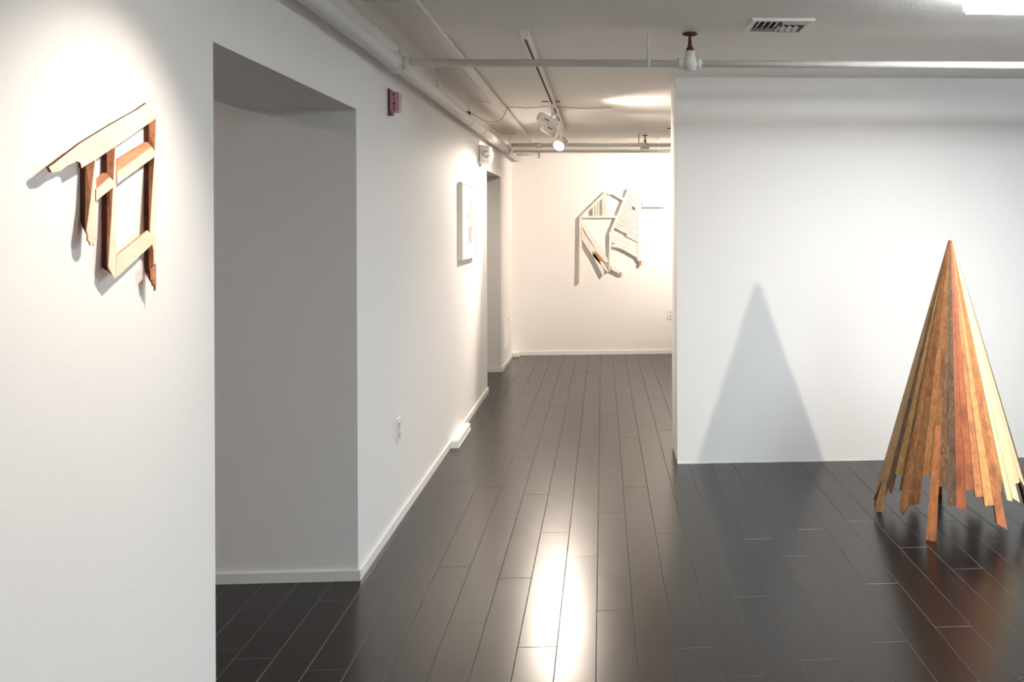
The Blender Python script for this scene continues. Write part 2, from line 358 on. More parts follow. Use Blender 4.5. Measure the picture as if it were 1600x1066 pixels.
def fluorescent(label, x0, x1, y0, y1):
    t = thing('fluorescent_light', label, 'ceiling light', ((x0 + x1) / 2, (y0 + y1) / 2, HC), 'fluorescent ceiling lights')
    obj('housing', boxes(((x0 + .02, y0 + .03, HC - .03), (x1 - .02, y1 - .03, HC))), M_WHITE, t)
    bm = boxes(((x0, y0, HC - .09), (x1, y1, HC - .03)))
    es = [e for e in bm.edges if not all(abs(v.co.z - (HC - .03)) < 1e-6 for v in e.verts)]
    bmesh.ops.bevel(bm, geom=es, offset=.012, segments=3, affect='EDGES'); 
    bm.normal_update()
    for f in bm.faces: f.material_index = 0 if f.normal.z < -.8 else 1
    obj('lens', bm, [M_FLUO, M_FLUO_SIDE], t)
    return t
fy = on(1503, 23, 2, HC - .09)
fluorescent('glowing white fluorescent fixture at the top right corner', fy.x, fy.x + 1.22, fy.y - .30, fy.y)
fluorescent('unseen fluorescent fixture added behind the viewer on the right for fill', 2.6, 3.82, -.5, -.2)  # added out of view as cool fill for the room

dome = thing('dome_fill_lamp', 'unseen dome lamp added to brighten the wall inside the near opening', 'ceiling light', (-3.1, 2.2, HC))  # added unseen lamp that lifts the jamb of the near opening
obj('base', lathe(bmesh.new(), (-3.1, 2.2, HC), (0, 0, -1), [(0, .15), (.03, .15), (.032, .14)]), M_WHITE, dome)
obj('globe', lathe(bmesh.new(), (-3.1, 2.2, HC - .032), (0, 0, -1), [(0, .135), (.03, .13), (.06, .10), (.08, .05), (.085, .01)]), emis('dome_fill_glass', (1.0, .86, .78), 17.0), dome)

# ------------------------------------------------------------------ pipes
PXc, PZ, PR = -0.982, 2.295, 0.0365
main = thing('sprinkler_main_pipe', 'thick white painted pipe running along the top of the left wall', 'pipe', (PXc, YF, PZ))
obj('pipe', cyl(bmesh.new(), (PXc, YF, PZ), (PXc, YB, PZ), PR, n=32), M_PIPE, main)
YC = 4.46
def tee(y, r_out, nm='tee_fitting', L=.05):
    bm = bmesh.new(); lathe(bm, (PXc, y - L, PZ), (0, 1, 0), [(0, PR), (0, r_out), (.016, r_out), (.018, r_out * .93), (2 * L - .018, r_out * .93), (2 * L - .016, r_out), (2 * L, r_out), (2 * L, PR)])
    return obj(nm, bm, M_PIPE, main)
tf = tee(YC, .047)
bm = bmesh.new(); lathe(bm, (PXc, YC, PZ), (1, 0, 0), [(0, .028), (.048, .028), (.05, .031), (.068, .031), (.07, .02)]); obj('branch_socket', bm, M_PIPE, tf)
for s in (-1, 1): obj('bolt', cyl(bmesh.new(), (PXc + .03, YC + s * .02, PZ + .035), (PXc + .03, YC + s * .02, PZ + .06), .007, n=10), M_PIPE, tf)
for y in (6.92, 7.62): 
    bm = bmesh.new(); lathe(bm, (PXc, y - .012, PZ), (0, 1, 0), [(0, PR), (0, PR + .004), (.024, PR + .004), (.024, PR)]); obj('hanger_band', bm, M_PIPE, main)
bm = bmesh.new(); cyl(bm, (PXc, 6.92, PZ + PR + .03), (PXc, 6.92, HC), .006, n=8); obj('hanger_rod', bm, M_PIPE, main)
obj('hanger_clip', boxes(((PXc - .012, 6.905, PZ + PR), (PXc + .012, 6.935, PZ + PR + .03))), M_BRONZE, main)
YC2 = 9.55; tee(YC2, .05); tee(YC2 - .25, .042, 'coupling', .035)
for y in (2.9, 5.6, 9.9):
    bm = bmesh.new(); cyl(bm, (PXc, y, PZ + PR), (PXc, y, HC), .006, n=8); obj('hanger_rod', bm, M_PIPE, main)

def valve(parent, x, y, z, r, s=1.0):
    bm = bmesh.new()
    lathe(bm, (x - .05 * s, y, z), (1, 0, 0), [(0, r), (0, r * 1.5), (.022 * s, r * 1.5), (.024 * s, r * 1.2), (.05 * s, r * 1.2)], n=8)
    lathe(bm, (x + .012 * s, y, z), (1, 0, 0), [(0, r * 1.2), (.008 * s, r * 1.2), (.01 * s, r * 1.5), (.03 * s, r * 1.5), (.032 * s, r)], n=8)
    lathe(bm, (x, y, z - .03 * s), (0, 0, 1), [(0, .012 * s), (.006 * s, .024 * s), (.02 * s, .031 * s), (.032 * s, .032 * s), (.048 * s, .026 * s), (.058 * s, .02 * s), (.062 * s, .02 * s), (.078 * s, .02 * s), (.08 * s, .012 * s)], n=20)
    v = obj('valve_body', bm, M_PIPE, parent)
    bm = bmesh.new(); lathe(bm, (x, y, z + .05 * s), (0, 0, 1), [(0, .014 * s), (.008 * s, .015 * s), (.016 * s, .009 * s), (.03 * s, .007 * s), (.072 * s, .004 * s)], n=12)
    obj('valve_stem', bm, M_BRONZE, v)
    bm = bmesh.new(); zc = z + .115 * s; n = 36
    R_, q_ = .026 * s, .0042 * s
    rr = [[bm.verts.new((x + (R_ + q_ * math.cos(b)) * math.cos(a), y + (R_ + q_ * math.cos(b)) * math.sin(a), zc + q_ * math.sin(b))) for b in [math.pi * 2 * j / 8 for j in range(8)]] for a in [2 * math.pi * i / n for i in range(n)]]
    for i in range(n):
        for j in range(8): bm.faces.new((rr[i][j], rr[(i + 1) % n][j], rr[(i + 1) % n][(j + 1) % 8], rr[i][(j + 1) % 8]))
    for a in (0, math.pi * 2 / 3, math.pi * 4 / 3): cyl(bm, (x, y, zc), (x + R_ * math.cos(a), y + R_ * math.sin(a), zc), .004 * s, n=6)
    cyl(bm, (x, y, zc - .006 * s), (x, y, zc + .006 * s), .007 * s, n=10)
    obj('handwheel', bm, M_BRONZE, v)
br = thing('branch_pipe', 'white pipe crossing the room in front of the partition with a brass-wheeled valve', 'pipe', (PXc, YC, PZ))
PR1 = .0175
obj('pipe', cyl(bmesh.new(), (PXc + .0705, YC, PZ), (XR, YC, PZ), PR1, n=20), M_PIPE, br)
vx = on(1078, 99, 1, YC).x; valve(br, vx, YC, PZ, PR1, 1.25)
hx = on(1013, 99, 1, YC).x
bm = bmesh.new(); cyl(bm, (hx, YC, PZ + .01), (hx, YC, HC), .005, n=8); lathe(bm, (hx, YC, PZ + .05), (0, 0, 1), [(0, .009), (.02, .009), (.021, .005)], n=8)
lathe(bm, (hx - .008, YC, PZ), (1, 0, 0), [(0, PR1), (0, PR1 + .003), (.016, PR1 + .003), (.016, PR1)]); obj('hanger', bm, M_PIPE, br)
br2 = thing('branch_pipe', 'white pipe crossing under the far end of the ceiling', 'pipe', (PXc, YC2, 2.336))
Z2 = 2.338
obj('pipe', cyl(bmesh.new(), (PXc + .05, YC2, Z2), (XR, YC2, Z2), .021, n=18), M_PIPE, br2)
obj('union', lathe(bmesh.new(), (on(840, 228, 1, YC2).x - .03, YC2, Z2), (1, 0, 0), [(0, .021), (0, .026), (.07, .026), (.07, .021)]), M_PIPE, br2)
vx2 = on(1008, 228, 1, YC2).x; valve(br2, vx2, YC2 - .0, Z2 - .012, .021, .98)
hx2 = on(998, 228, 1, YC2).x
bm = bmesh.new(); cyl(bm, (hx2, YC2, Z2), (hx2, YC2, HC), .007, n=8); cyl(bm, (hx2 + .03, YC2, Z2 - .07), (hx2 + .03, YC2, Z2 + .03), .009, n=8); obj('hanger', bm, M_PIPE, br2)
thin = thing('thin_pipe', 'thin white pipe just below the far cross pipe', 'pipe', (-.6, 9.8, 2.29))
obj('pipe', cyl(bmesh.new(), (PXc + PR + .002, 9.95, 2.305), (XR, 9.95, 2.305), .0125, n=14), M_PIPE, thin)
bm = bmesh.new(); cyl(bm, (.6, 9.95, 2.31), (.6, 9.95, HC), .005, n=8); obj('hanger', bm, M_PIPE, thin)
a = on(815, 242, 1, 10.3); b = on(842, 241.5, 1, 10.3)
sp = thing('sprinkler_stub', 'short sprinkler arm from the end of the thick pipe', 'sprinkler', (PXc, 10.3, a.z))
obj('arm', cyl(bmesh.new(), (PXc + PR + .001, 10.3, a.z), (b.x, 10.3, a.z), .011, n=12), M_PIPE, sp)
bm = bmesh.new(); lathe(bm, (b.x, 10.3, a.z + .02), (0, 0, -1), [(0, .012), (.03, .012), (.034, .006), (.05, .005), (.05, .018), (.054, .018)], n=12); obj('sprinkler_head', bm, M_STEEL, sp)
# fitting at the partition edge
e_ = on(1047, 208, 1, 9.0)
ss = thing('ceiling_sprinkler', 'small dark-rimmed ceiling fitting beside the partition edge', 'sprinkler', (e_.x, 9.0, HC))
bm = bmesh.new(); lathe(bm, (e_.x + .03, 9.0, HC), (0, 0, -1), [(0, .055), (.006, .055), (.008, .05)], n=20); obj('rim', bm, M_DARK, ss)
bm = bmesh.new(); lathe(bm, (e_.x + .03, 9.0, HC - .006), (0, 0, -1), [(0, .04), (.02, .034), (.022, .016), (.04, .014)], n=20); obj('cup', bm, M_PIPE, ss)
bm = bmesh.new(); cyl(bm, (e_.x + .03, 8.985, HC - .044), (e_.x + .03, 8.985, HC - .06), .013, n=12); obj('nozzle', bm, M_STEEL, ss)

# flat raceway on the ceiling
xa = on(626, 0, 2, HC - .022).x; xb = on(649, 0, 2, HC - .022).x
rw = thing('cable_raceway', 'flat white raceway along the ceiling beside the thick pipe', 'raceway', (xa, YF, HC))
for (y0, y1, k) in ((YF, 8.9, 0), (8.9, 10.35, .003)):
    bm = boxes(((xa - k, y0, HC - .022 - k), (xb + k, y1, HC))); bevel(bm, .003, 1); obj('channel', bm, M_RACE, rw)
# cord from the thick pipe over the raceway to the track and on across the ceiling
zc = HC - .006
pts = [(PXc + .01, 6.96, PZ + .06), (PXc + .055, 7.0, PZ + .035), (-.90, 7.1, 2.315)] + [tuple(on(x, y, 1, 7.1)) for x, y in ((762, 190), (775, 191), (784, 186), (789, 178))]
pts += [tuple(on(x, y, 2, zc if not 847 < x < 880 else ZT - .006)) for x, y in ((793, 168), (806, 167.5), (822, 169), (838, 168), (852, 166), (870, 166.5), (888, 168), (905, 169.5), (930, 169.5), (952, 168))]
cord = obj('loose_cord', tube(bmesh.new(), pts, .0034, 6), M_CORD); cord['label'] = 'thin cream cord strung across the ceiling to the track'; cord['category'] = 'cord'
pc = on(953, 168, 2, HC); cl = obj('clip', bevel(boxes(((pc.x - .012, pc.y - .02, HC - .014), (pc.x + .018, pc.y + .02, HC))), .003, 1), M_WHITE, cord)
q0, q1 = on(847, 159, 2, HC - .004), on(875, 159, 2, HC - .004)
hb = obj('track_hanger_bar', boxes(((q0.x, q0.y - .008, HC - .006), (q1.x, q0.y + .008, HC))), M_BRONZE); hb['label'] = 'thin dark bar across the track above the spotlight cluster'; hb['category'] = 'bracket'

for i, (px0, px1, py, lab) in enumerate(((728, 762, 160, 'short ceiling strip between thick pipe and raceway, above the cord'), (781, 803, 210, 'short ceiling strip near the far pipes'), (566, 613, 4, 'short ceiling strip at the top edge of the picture'))):
    a, b = on(px0, py, 2, HC - .006), on(px1, py, 2, HC - .006)
    o = obj('ceiling_strip', boxes(((max(a.x, XL + .001), a.y - .010, HC - .007), (b.x, a.y + .010, HC)), ((b.x - .006, a.y - .014, HC - .012), (b.x + .012, a.y + .03, HC))), M_CEIL)
    o['label'] = lab; o['category'] = 'strip'; o['group'] = 'ceiling strips'

# ------------------------------------------------------------------ ceiling register
r0, r1 = on(1176, 28, 2, HC), on(1275, 28, 2, HC); f0 = on(1160, 48, 2, HC)
VX0, VX1, VY0, VY1 = r0.x, r1.x, r0.y, f0.y
reg = thing('ceiling_register', 'square white four-way air register in the ceiling', 'vent', ((VX0 + VX1) / 2, (VY0 + VY1) / 2, HC))
fw = .022; zb = HC - .012
bm = boxes(((VX0, VY0, zb), (VX1, VY0 + fw, HC)), ((VX0, VY1 - fw, zb), (VX1, VY1, HC)), ((VX0, VY0 + fw, zb), (VX0 + fw, VY1 - fw, HC)), ((VX1 - fw, VY0 + fw, zb), (VX1, VY1 - fw, HC)))
obj('frame', bm, M_WHITE, reg)
obj('back_sheet', boxes(((VX0 + fw, VY0 + fw, HC - .0015), (VX1 - fw, VY1 - fw, HC))), M_SHADOWGAP, reg)  # flat dark sheet painted as the shade behind the slats
mx_, my_ = (VX0 + VX1) / 2, (VY0 + VY1) / 2; g = .004
def slat(a, b, ax, tilt, hgt=.011):
    """thin tilted blade from a to b"""
    a, b = Vector(a), Vector(b); off = Vector((tilt, 0, 0)) if ax == 'x' else Vector((0, tilt, 0)); th = Vector((.0015, 0, 0)) if ax == 'x' else Vector((0, .0015, 0))
    up = Vector((0, 0, hgt)); obj('slat', prism([a, b, b + up + off, a + up + off], [a + th, b + th, b + up + off + th, a + up + off + th]), M_WHITE, reg)
for k in range(4):
    x = VX0 + fw + .012 + k * (mx_ - VX0 - fw - .01) / 4; slat((x, VY0 + fw + g, HC - .0125), (x, my_ + .035, HC - .0125), 'x', .016)
    x = mx_ + .006 + k * (VX1 - fw - mx_) / 4; slat((x, my_ + .0, HC - .0125), (x, VY1 - fw - g, HC - .0125), 'x', -.016 if k else -.004)
for k in range(2):
    y = VY0 + fw + .03 + k * .03; slat((mx_ + .006, y, HC - .0125), (VX1 - fw - g, y, HC - .0125), 'y', -.018)
    y = my_ + .05 + k * .025; slat((VX0 + fw + g, y, HC - .0125), (mx_ - .006, y, HC - .0125), 'y', .012)

# ------------------------------------------------------------------ things on the left wall
def onwall(x, y, off=0.0): return on(x, y, 0, XL + off)
# fire strobe: the lettered side of its housing faces the viewer
p = onwall(605, 158)
y0 = p.y; zb, zt = onwall(605, 177).z, onwall(605, 138.5).z
st = thing('fire_strobe', 'small red fire alarm strobe high on the left wall', 'fire alarm', (XL, y0, zb))
obj('wall_plate', bevel(boxes(((XL, y0 - .012, zb - .004), (XL + .003, y0 + .10, zt + .004))), .001, 1), M_WHITE, st)
obj('backplate', bevel(boxes(((XL + .003, y0 - .004, zb), (XL + .014, y0 + .09, zt))), .002, 1), M_RED, st)
hs_ = obj('housing', bevel(boxes(((XL + .014, y0, zb + .010), (XL + .052, y0 + .075, zt - .014))), .003, 2), M_PINK, st)
obj('lens', bevel(boxes(((XL + .052, y0 + .004, zb + .014), (XL + .057, y0 + .071, zt - .018))), .004, 2), M_LENS, st)
obj('lower_tab', bevel(boxes(((XL + .004, y0 - .003, zb - .010), (XL + .022, y0 + .03, zb - .0005))), .001, 1), M_RED, st)
def letter(ch, x, z, h, y):
    bm = bmesh.new(); t = h * .2; wd = h * .62; e = .0012
    def B(a, b, c, d): box(bm, (x + a, y - e, z + c), (x + b, y + .0005, z + d))
    if ch in 'FE':
        B(0, t, 0, h); B(t, wd, h - t, h); B(t, wd * .85, h * .45, h * .45 + t)
        if ch == 'E': B(t, wd, 0, t)
    if ch == 'I': B(wd / 2 - t / 2, wd / 2 + t / 2, 0, h)
    if ch == 'R':
        B(0, t, 0, h); B(t, wd, h - t, h); B(wd - t, wd, h * .5, h - t); B(t, wd, h * .42, h * .42 + t)
        pr = [(x + wd * .4, y - e, z + h * .42), (x + wd * .4 + t, y - e, z + h * .42), (x + wd + t * .2, y - e, z), (x + wd - t, y - e, z)]
        A = [bm.verts.new(c) for c in pr]; D = [bm.verts.new((c[0], c[1] + e + .0005, c[2])) for c in pr]
        bm.faces.new(A); bm.faces.new(D[::-1])
        for i in range(4): bm.faces.new((A[i], D[i], D[(i + 1) % 4], A[(i + 1) % 4]))
    return obj('letter', bm, M_INK, hs_)
LZ0, LZ1 = zb + .014, zt - .018; hh = (LZ1 - LZ0) / 4 * .78
for i, ch in enumerate('FIRE'): letter(ch, XL + .033 - hh * .31, LZ1 - (i + .9) * (LZ1 - LZ0) / 4, hh, y0)

# wall speaker / emergency light near the pipe end
p0 = onwall(746.5, 226); zt, zb = p0.z, onwall(746.5, 256).z; ye = onwall(756, 258).y + .02
em = thing('wall_light_box', 'white boxy emergency light with a round lens above the far opening', 'emergency light', (XL, p0.y, zb))
zb2, zt2 = zb + .004, zt
y0 = p0.y
obj('backplate', boxes(((XL, y0, zb2), (XL + .008, y0 + .26, zt2))), M_TRIM, em)
hx_ = .095
fr = [(XL + .012, y0 + .004, zb2), (XL + hx_, y0 + .03, zb2 + .012), (XL + hx_, y0 + .22, zb2 + .012), (XL + .012, y0 + .25, zb2)]
bk = [(XL + .012, y0 + .004, zt2), (XL + hx_, y0 + .03, zt2 - .008), (XL + hx_, y0 + .22, zt2 - .008), (XL + .012, y0 + .25, zt2)]
hs = obj('housing', bevel(prism(fr, bk), .006, 2), M_WHITE, em)
zc = (zt2 + zb2) / 2 + .0
fd = Vector((.25, -1, 0)).normalized(); c_ = Vector((XL + .062, y0 + .018, zc))
bm = bmesh.new(); lathe(bm, c_ - fd * .01, fd, [(0, .045), (.014, .045), (.02, .038), (.022, .02)], n=28); obj('lamp_ring', bm, M_WHITE, em)
bm = bmesh.new(); lathe(bm, c_ + fd * .008, fd, [(0, .028), (.006, .028), (.0065, .022), (.007, .022)], n=24); obj('lens', bm, M_STEEL, em)
bm = bmesh.new(); lathe(bm, c_ + fd * .0151, fd, [(0, .021), (.002, .02)], n=24); obj('lens_glass', bm, M_PAPER, em)
bm = bmesh.new(); lathe(bm, (XL + hx_ - .01, y0 + .13, zc), (1, 0, 0), [(0, .048), (.02, .044), (.03, .02)], n=24); obj('side_lamp', bm, M_WHITE, em)

# framed print
a, b = onwall(722.5, 284, .03), onwall(744, 300, .03); z1, z0 = onwall(722.5, 284, .03).z, onwall(722.5, 407, .03).z
pr_ = thing('framed_print', 'white box-framed print with a grey brown figure on the left wall', 'picture', (XL, a.y, z0))
y0, y1 = a.y, b.y
obj('panel', boxes(((XL + .004, y0 + .008, z0 + .008), (XL + .024, y1 - .008, z1 - .008))), M_PAPER, pr_)
bm = boxes(((XL, y0, z0), (XL + .03, y0 + .014, z1)), ((XL, y1 - .014, z0), (XL + .03, y1, z1)), ((XL, y0 + .014, z0), (XL + .03, y1 - .014, z0 + .014)), ((XL, y0 + .014, z1 - .014), (XL + .03, y1 - .014, z1)))
obj('frame', bm, M_WHITE, pr_)
# blots traced from the photograph (crop pixels of the print)
blots = [[(160, 300), (168, 298), (178, 345), (180, 410), (172, 420), (158, 415), (163, 350)], [(140, 440), (148, 420), (155, 440), (150, 480), (140, 520), (133, 500)],
         [(158, 430), (175, 425), (182, 500), (184, 570), (172, 575), (160, 520)], [(145, 600), (165, 590), (185, 570), (186, 660), (180, 700), (165, 750), (150, 745), (142, 660)],
         [(130, 770), (140, 760), (142, 785), (132, 785)], [(150, 740), (170, 745), (172, 790), (182, 800), (165, 785), (158, 770)]]
for bl in blots:
    P_ = [onwall(712 + x * .1408, 270 + y * .1408, .0245) for x, y in bl]
    obj('printed_shape', prism([p + Vector((.0004, 0, 0)) for p in P_], [p - Vector((.001, 0, 0)) for p in P_]), M_GREYINK, pr_)

def outlet(label, nm, cy, cz, axis):
    """duplex socket plate; axis 'x' on the left wall, 'y' on the end wall"""
    def T(u, v, d): return (XL + d, cy + u, cz + v) if axis == 'x' else (cy + u, YB - d, cz + v)
    def bx2(u0, u1, v0, v1, d0, d1):
        a, b = T(u0, v0, d0), T(u1, v1, d1); return boxes((tuple(min(i, j) for i, j in zip(a, b)), tuple(max(i, j) for i, j in zip(a, b))))
    t = thing(nm, label, 'outlet', T(0, -.06, 0))
    obj('plate', bevel(bx2(-.038, .038, -.062, .062, 0, .007), .002, 1), M_WHITE, t)
    for s in (-1, 1):
        k = obj('socket', bevel(bx2(-.018, .018, s * .026 - .018, s * .026 + .018, .007, .010), .002, 1), M_RACE, t)
        for u in (-.007, .007): obj('socket_slot', bx2(u - .0018, u + .0018, s * .026 - .004, s * .026 + .008, .0095, .0106), M_DARK, k)
        obj('socket_slot', bx2(-.003, .003, s * .026 - .013, s * .026 - .007, .0095, .0106), M_DARK, k)
    obj('screw', bx2(-.003, .003, -.003, .003, .007, .0085), M_STEEL, t)
p = onwall(621.5, 672); outlet('white outlet plate low on the left wall past the near opening', 'wall_outlet', p.y, p.z, 'x')
p = on(1047.5, 491, 1, YB); outlet('white outlet plate on the end wall beside the partition edge', 'wall_outlet', p.x, p.z, 'y')

# return-air grille near the far corner
p0, p1 = onwall(786.5, 495), onwall(794.5, 545); zt, zb = onwall(790, 497).z, onwall(790, 546).z
gr = thing('wall_grille', 'narrow white louvred grille low on the wall near the far corner', 'vent', (XL, p0.y, zb))
y0, y1 = p0.y, p1.y
bm = boxes(((XL, y0, zb), (XL + .008, y0 + .02, zt)), ((XL, y1 - .02, zb), (XL + .008, y1, zt)), ((XL, y0 + .02, zb), (XL + .008, y1 - .02, zb + .02)), ((XL, y0 + .02, zt - .02), (XL + .008, y1 - .02, zt)))
obj('frame', bm, M_TRIM, gr); obj('back_sheet', boxes(((XL, y0 + .02, zb + .02), (XL + .001, y1 - .02, zt - .02))), M_STEEL, gr)
n = 14
for i in range(n):
    z = zb + .024 + i * (zt - zb - .046) / n
    obj('slat', prism([(XL + .001, y0 + .02, z + .012), (XL + .007, y0 + .02, z), (XL + .007, y0 + .02, z + .002), (XL + .001, y0 + .02, z + .014)],
                      [(XL + .001, y1 - .02, z + .012), (XL + .007, y1 - .02, z), (XL + .007, y1 - .02, z + .002), (XL + .001, y1 - .02, z + .014)]), M_TRIM, gr)

# raised box at the baseboard + small corner box
f_ = on(716, 700.5, 2, 0); g_ = on(735, 671, 2, 0)
fb = thing('floor_raceway_box', 'low white cable box standing out from the left baseboard', 'box', (XL, f_.y, 0))
xo = (f_.x + g_.x) / 2
bm = boxes(((XL + BT + .001, f_.y, .002), (xo, g_.y, .05))); es = [e for e in bm.edges if all(v.co.z > .04 for v in e.verts) or all(v.co.x > xo - .001 for v in e.verts)]
bmesh.ops.bevel(bm, geom=es, offset=.006, segments=2, affect='EDGES'); obj('cover', bm, M_TRIM, fb)
obj('base', boxes(((XL + BT + .001, f_.y - .004, 0), (xo + .004, g_.y + .004, .006))), M_TRIM, fb)
cb = obj('corner_block', bevel(boxes(((XL + BT + .001, YB - BT - .16, 0), (XL + .09, YB - BT - .001, .055))), .004, 1), M_TRIM); cb['label'] = 'small white block at the baseboard in the far corner'; cb['category'] = 'block'

# ------------------------------------------------------------------ brown wood relief on the left wall
W_CREAM = wood('planed_pale_wood', srgb(244, 228, 206), srgb(232, 206, 174), (50, 4, 50), 0.6, .6, .10)
W_RUST = wood('rough_reddish_wood', srgb(206, 142, 106), srgb(136, 80, 54), (60, 60, 60), 0.85, .4, .3, bump=.8)
W_DKBR = wood('dark_sawn_edge', srgb(96, 52, 34), srgb(44, 22, 15), (50, 50, 10), 0.85, .5, .4, bump=.5)
W_TAN = wood('tan_wood', srgb(200, 146, 110), srgb(168, 108, 78), (40, 8, 40), 0.7, .6, .15)
cr = lambda x, y: (30 + x * .3191, 140 + y * .3191)
rel = thing('brown_wood_relief', 'house-shaped relief of broken brown and cream wood on the near left wall', 'wall sculpture', onwall(*cr(470, 925)))
FO, MO, WO = .026, .012, .0015
def P(x, y, off): u, v = cr(x, y); return onwall(u, v, off)
def stick(name, outline, fo, th, mats):
    """flat board: outline is traced at the distance of its front face; edges take the second material"""
    fr = [P(x, y, fo) for x, y in outline]; bk = [Vector((XL + max(fo - th, WO), p.y, p.z)) for p in fr]
    bm = prism(fr, bk); bm.faces.ensure_lookup_table()
    for f in bm.faces[2:]: f.material_index = 1
    return obj(name, bm, mats, rel)
def post(rows):
    """rows top to bottom: (x dark edge, x dark/brown, x brown/cream, x right, y per column)"""
    bm = bmesh.new(); R_ = []
    for (a, b, c, d), ys in rows:
        pa, pb, pc, pd = P(a, ys[0], WO), P(b, ys[1], MO), P(c, ys[2], FO), P(d, ys[3], FO)
        pe = Vector((XL + WO, pd.y, max(pa.z, pd.z))); R_.append([bm.verts.new(p) for p in (pa, pb, pc, pd, pe)])
    for A, B in zip(R_, R_[1:]):
        for i, mi in ((0, 2), (1, 1), (2, 0), (3, 1), (4, 1)):
            j = (i + 1) % 5; bm.faces.new((A[i], A[j], B[j], B[i])).material_index = mi
    bm.faces.new(R_[0][::-1]).material_index = 1; bm.faces.new(R_[-1]).material_index = 1
    return obj('post', bm, [W_CREAM, W_RUST, W_DKBR], rel)
post([((298, 322, 372, 377), (350, 345, 338, 335)), ((299, 324, 352, 377), (520, 520, 520, 520)), ((300, 322, 330, 378), (640, 680, 690, 690)), ((304, 326, 336, 376), (655, 708, 730, 738)), ((312, 332, 352, 364), (660, 716, 762, 760))])
stick('splinter', [(336, 700), (377, 690), (378, 738), (371, 731), (366, 765), (357, 745), (350, 764), (342, 738), (337, 744)], .0268, .003, [W_CREAM, W_RUST])
post([((403, 428, 470, 474), (290, 285, 275, 270)), ((404, 430, 452, 475), (620, 620, 620, 620)), ((405, 428, 436, 475), (850, 860, 868, 900)), ((406, 434, 460, 473), (872, 892, 914, 926))])
post([((611, 634, 670, 673), (170, 160, 135, 130)), ((612, 635, 662, 673), (330, 330, 330, 330)), ((611, 634, 640, 673), (640, 660, 690, 690)), ((612, 635, 658, 671), (800, 800, 790, 780)), ((612, 636, 660, 670), (860, 880, 900, 900)), ((616, 640, 662, 669), (900, 925, 950, 985))])
stick('splinter', [(640, 880), (670, 850), (671, 975), (666, 986), (662, 950), (656, 962), (650, 930), (644, 938)], .0268, .003, [W_RUST, W_DKBR])
for (o_f, o_t, fo) in (([(377, 488), (444, 428), (476, 466), (377, 546)], [(377, 456), (428, 408), (444, 428), (377, 488)], .028),
                       ([(479, 404), (650, 280), (673, 322), (479, 462)], [(479, 350), (628, 257), (650, 280), (479, 404)], .028)):
    stick('crosspiece', o_f, fo, .02, [W_CREAM, W_TAN]); 
    # sloped upper facet
    fr = [P(*o_t[3], fo), P(*o_t[2], fo), P(*o_t[1], fo - .014), P(*o_t[0], fo - .014)]
    bk = [Vector((XL + WO + .004, p.y, p.z)) for p in fr]; obj('sloped_facet', prism(fr, bk), W_TAN, rel)
stick('bottom_rail', [(478, 812), (630, 690), (673, 738), (474, 924)], .0265, .004, [W_CREAM, W_RUST])
stick('top_beam', [(145, 380), (172, 362), (205, 335), (300, 262), (450, 170), (575, 100), (625, 65), (672, 140), (560, 218), (470, 280), (380, 340), (320, 375), (306, 385), (300, 358), (281, 350), (262, 362), (235, 372), (205, 398), (190, 402), (160, 405)], .031, .0055, [W_CREAM, W_DKBR])

# ------------------------------------------------------------------ white wood relief on the end wall
W_WHITE = wood('whitewashed_wood', srgb(238, 232, 224), srgb(228, 218, 206), (20, 20, 20), 0.7, .5, .06, bump=.1)
W_PINK = wood('bare_split_wood', srgb(214, 150, 110), srgb(168, 100, 60), (40, 40, 40), 0.8, .5, .2)
wr = thing('white_wood_relief', 'angular relief of whitewashed laths on the end wall', 'wall sculpture', on(960, 445, 1, YB))
SC = .15474
def Q(x, y, off): return on(890 + x * SC, 285 + y * SC, 1, YB - off)
def lath(outline, fo=.042, th=.03, mat=W_WHITE, name='lath'):
    fr = [Q(x, y, fo) for x, y in outline]; bk = [Vector((p.x, YB - max(fo - th, .002), p.z)) for p in fr]; return obj(name, prism(fr, bk), mat, wr)
def strip(x0, y0, x1, y1, wd, fo=.042, th=.03, mat=W_WHITE, name='lath'):
    d = Vector((x1 - x0, y1 - y0)).normalized() * wd / 2; nx, ny = -d.y, d.x
    return lath([(x0 + nx, y0 + ny), (x1 + nx, y1 + ny), (x1 - nx, y1 - ny), (x0 - nx, y0 - ny)], fo, th, mat, name)
lath([(100, 352), (121, 345), (124, 600), (118, 860), (108, 1012), (92, 1012), (96, 700)], name='upright')
lath([(93, 870), (117, 870), (108, 1014), (93, 1012)], .0445, .02, name='upright_splice')
lath([(100, 350), (362, 92), (378, 96), (378, 124), (128, 348)], name='rafter')
lath([(122, 340), (482, 334), (470, 358), (124, 360)], .044, .03, name='crossbar')
for (x, yt, wd) in ((242, 240, 20), (268, 215, 18), (292, 190, 14), (340, 150, 20), (364, 128, 22)): strip(x, yt, x + 2, 342, wd, .045, .028, name='stud')
lath([(378, 98), (455, 95), (458, 112), (448, 122), (380, 124)], .05, .03)
lath([(440, 104), (462, 106), (560, 162), (538, 186), (436, 124)], .044, .03)
lath([(586, 70), (604, 58), (616, 68), (440, 490), (410, 492)], .048, .034, name='slanted_post')
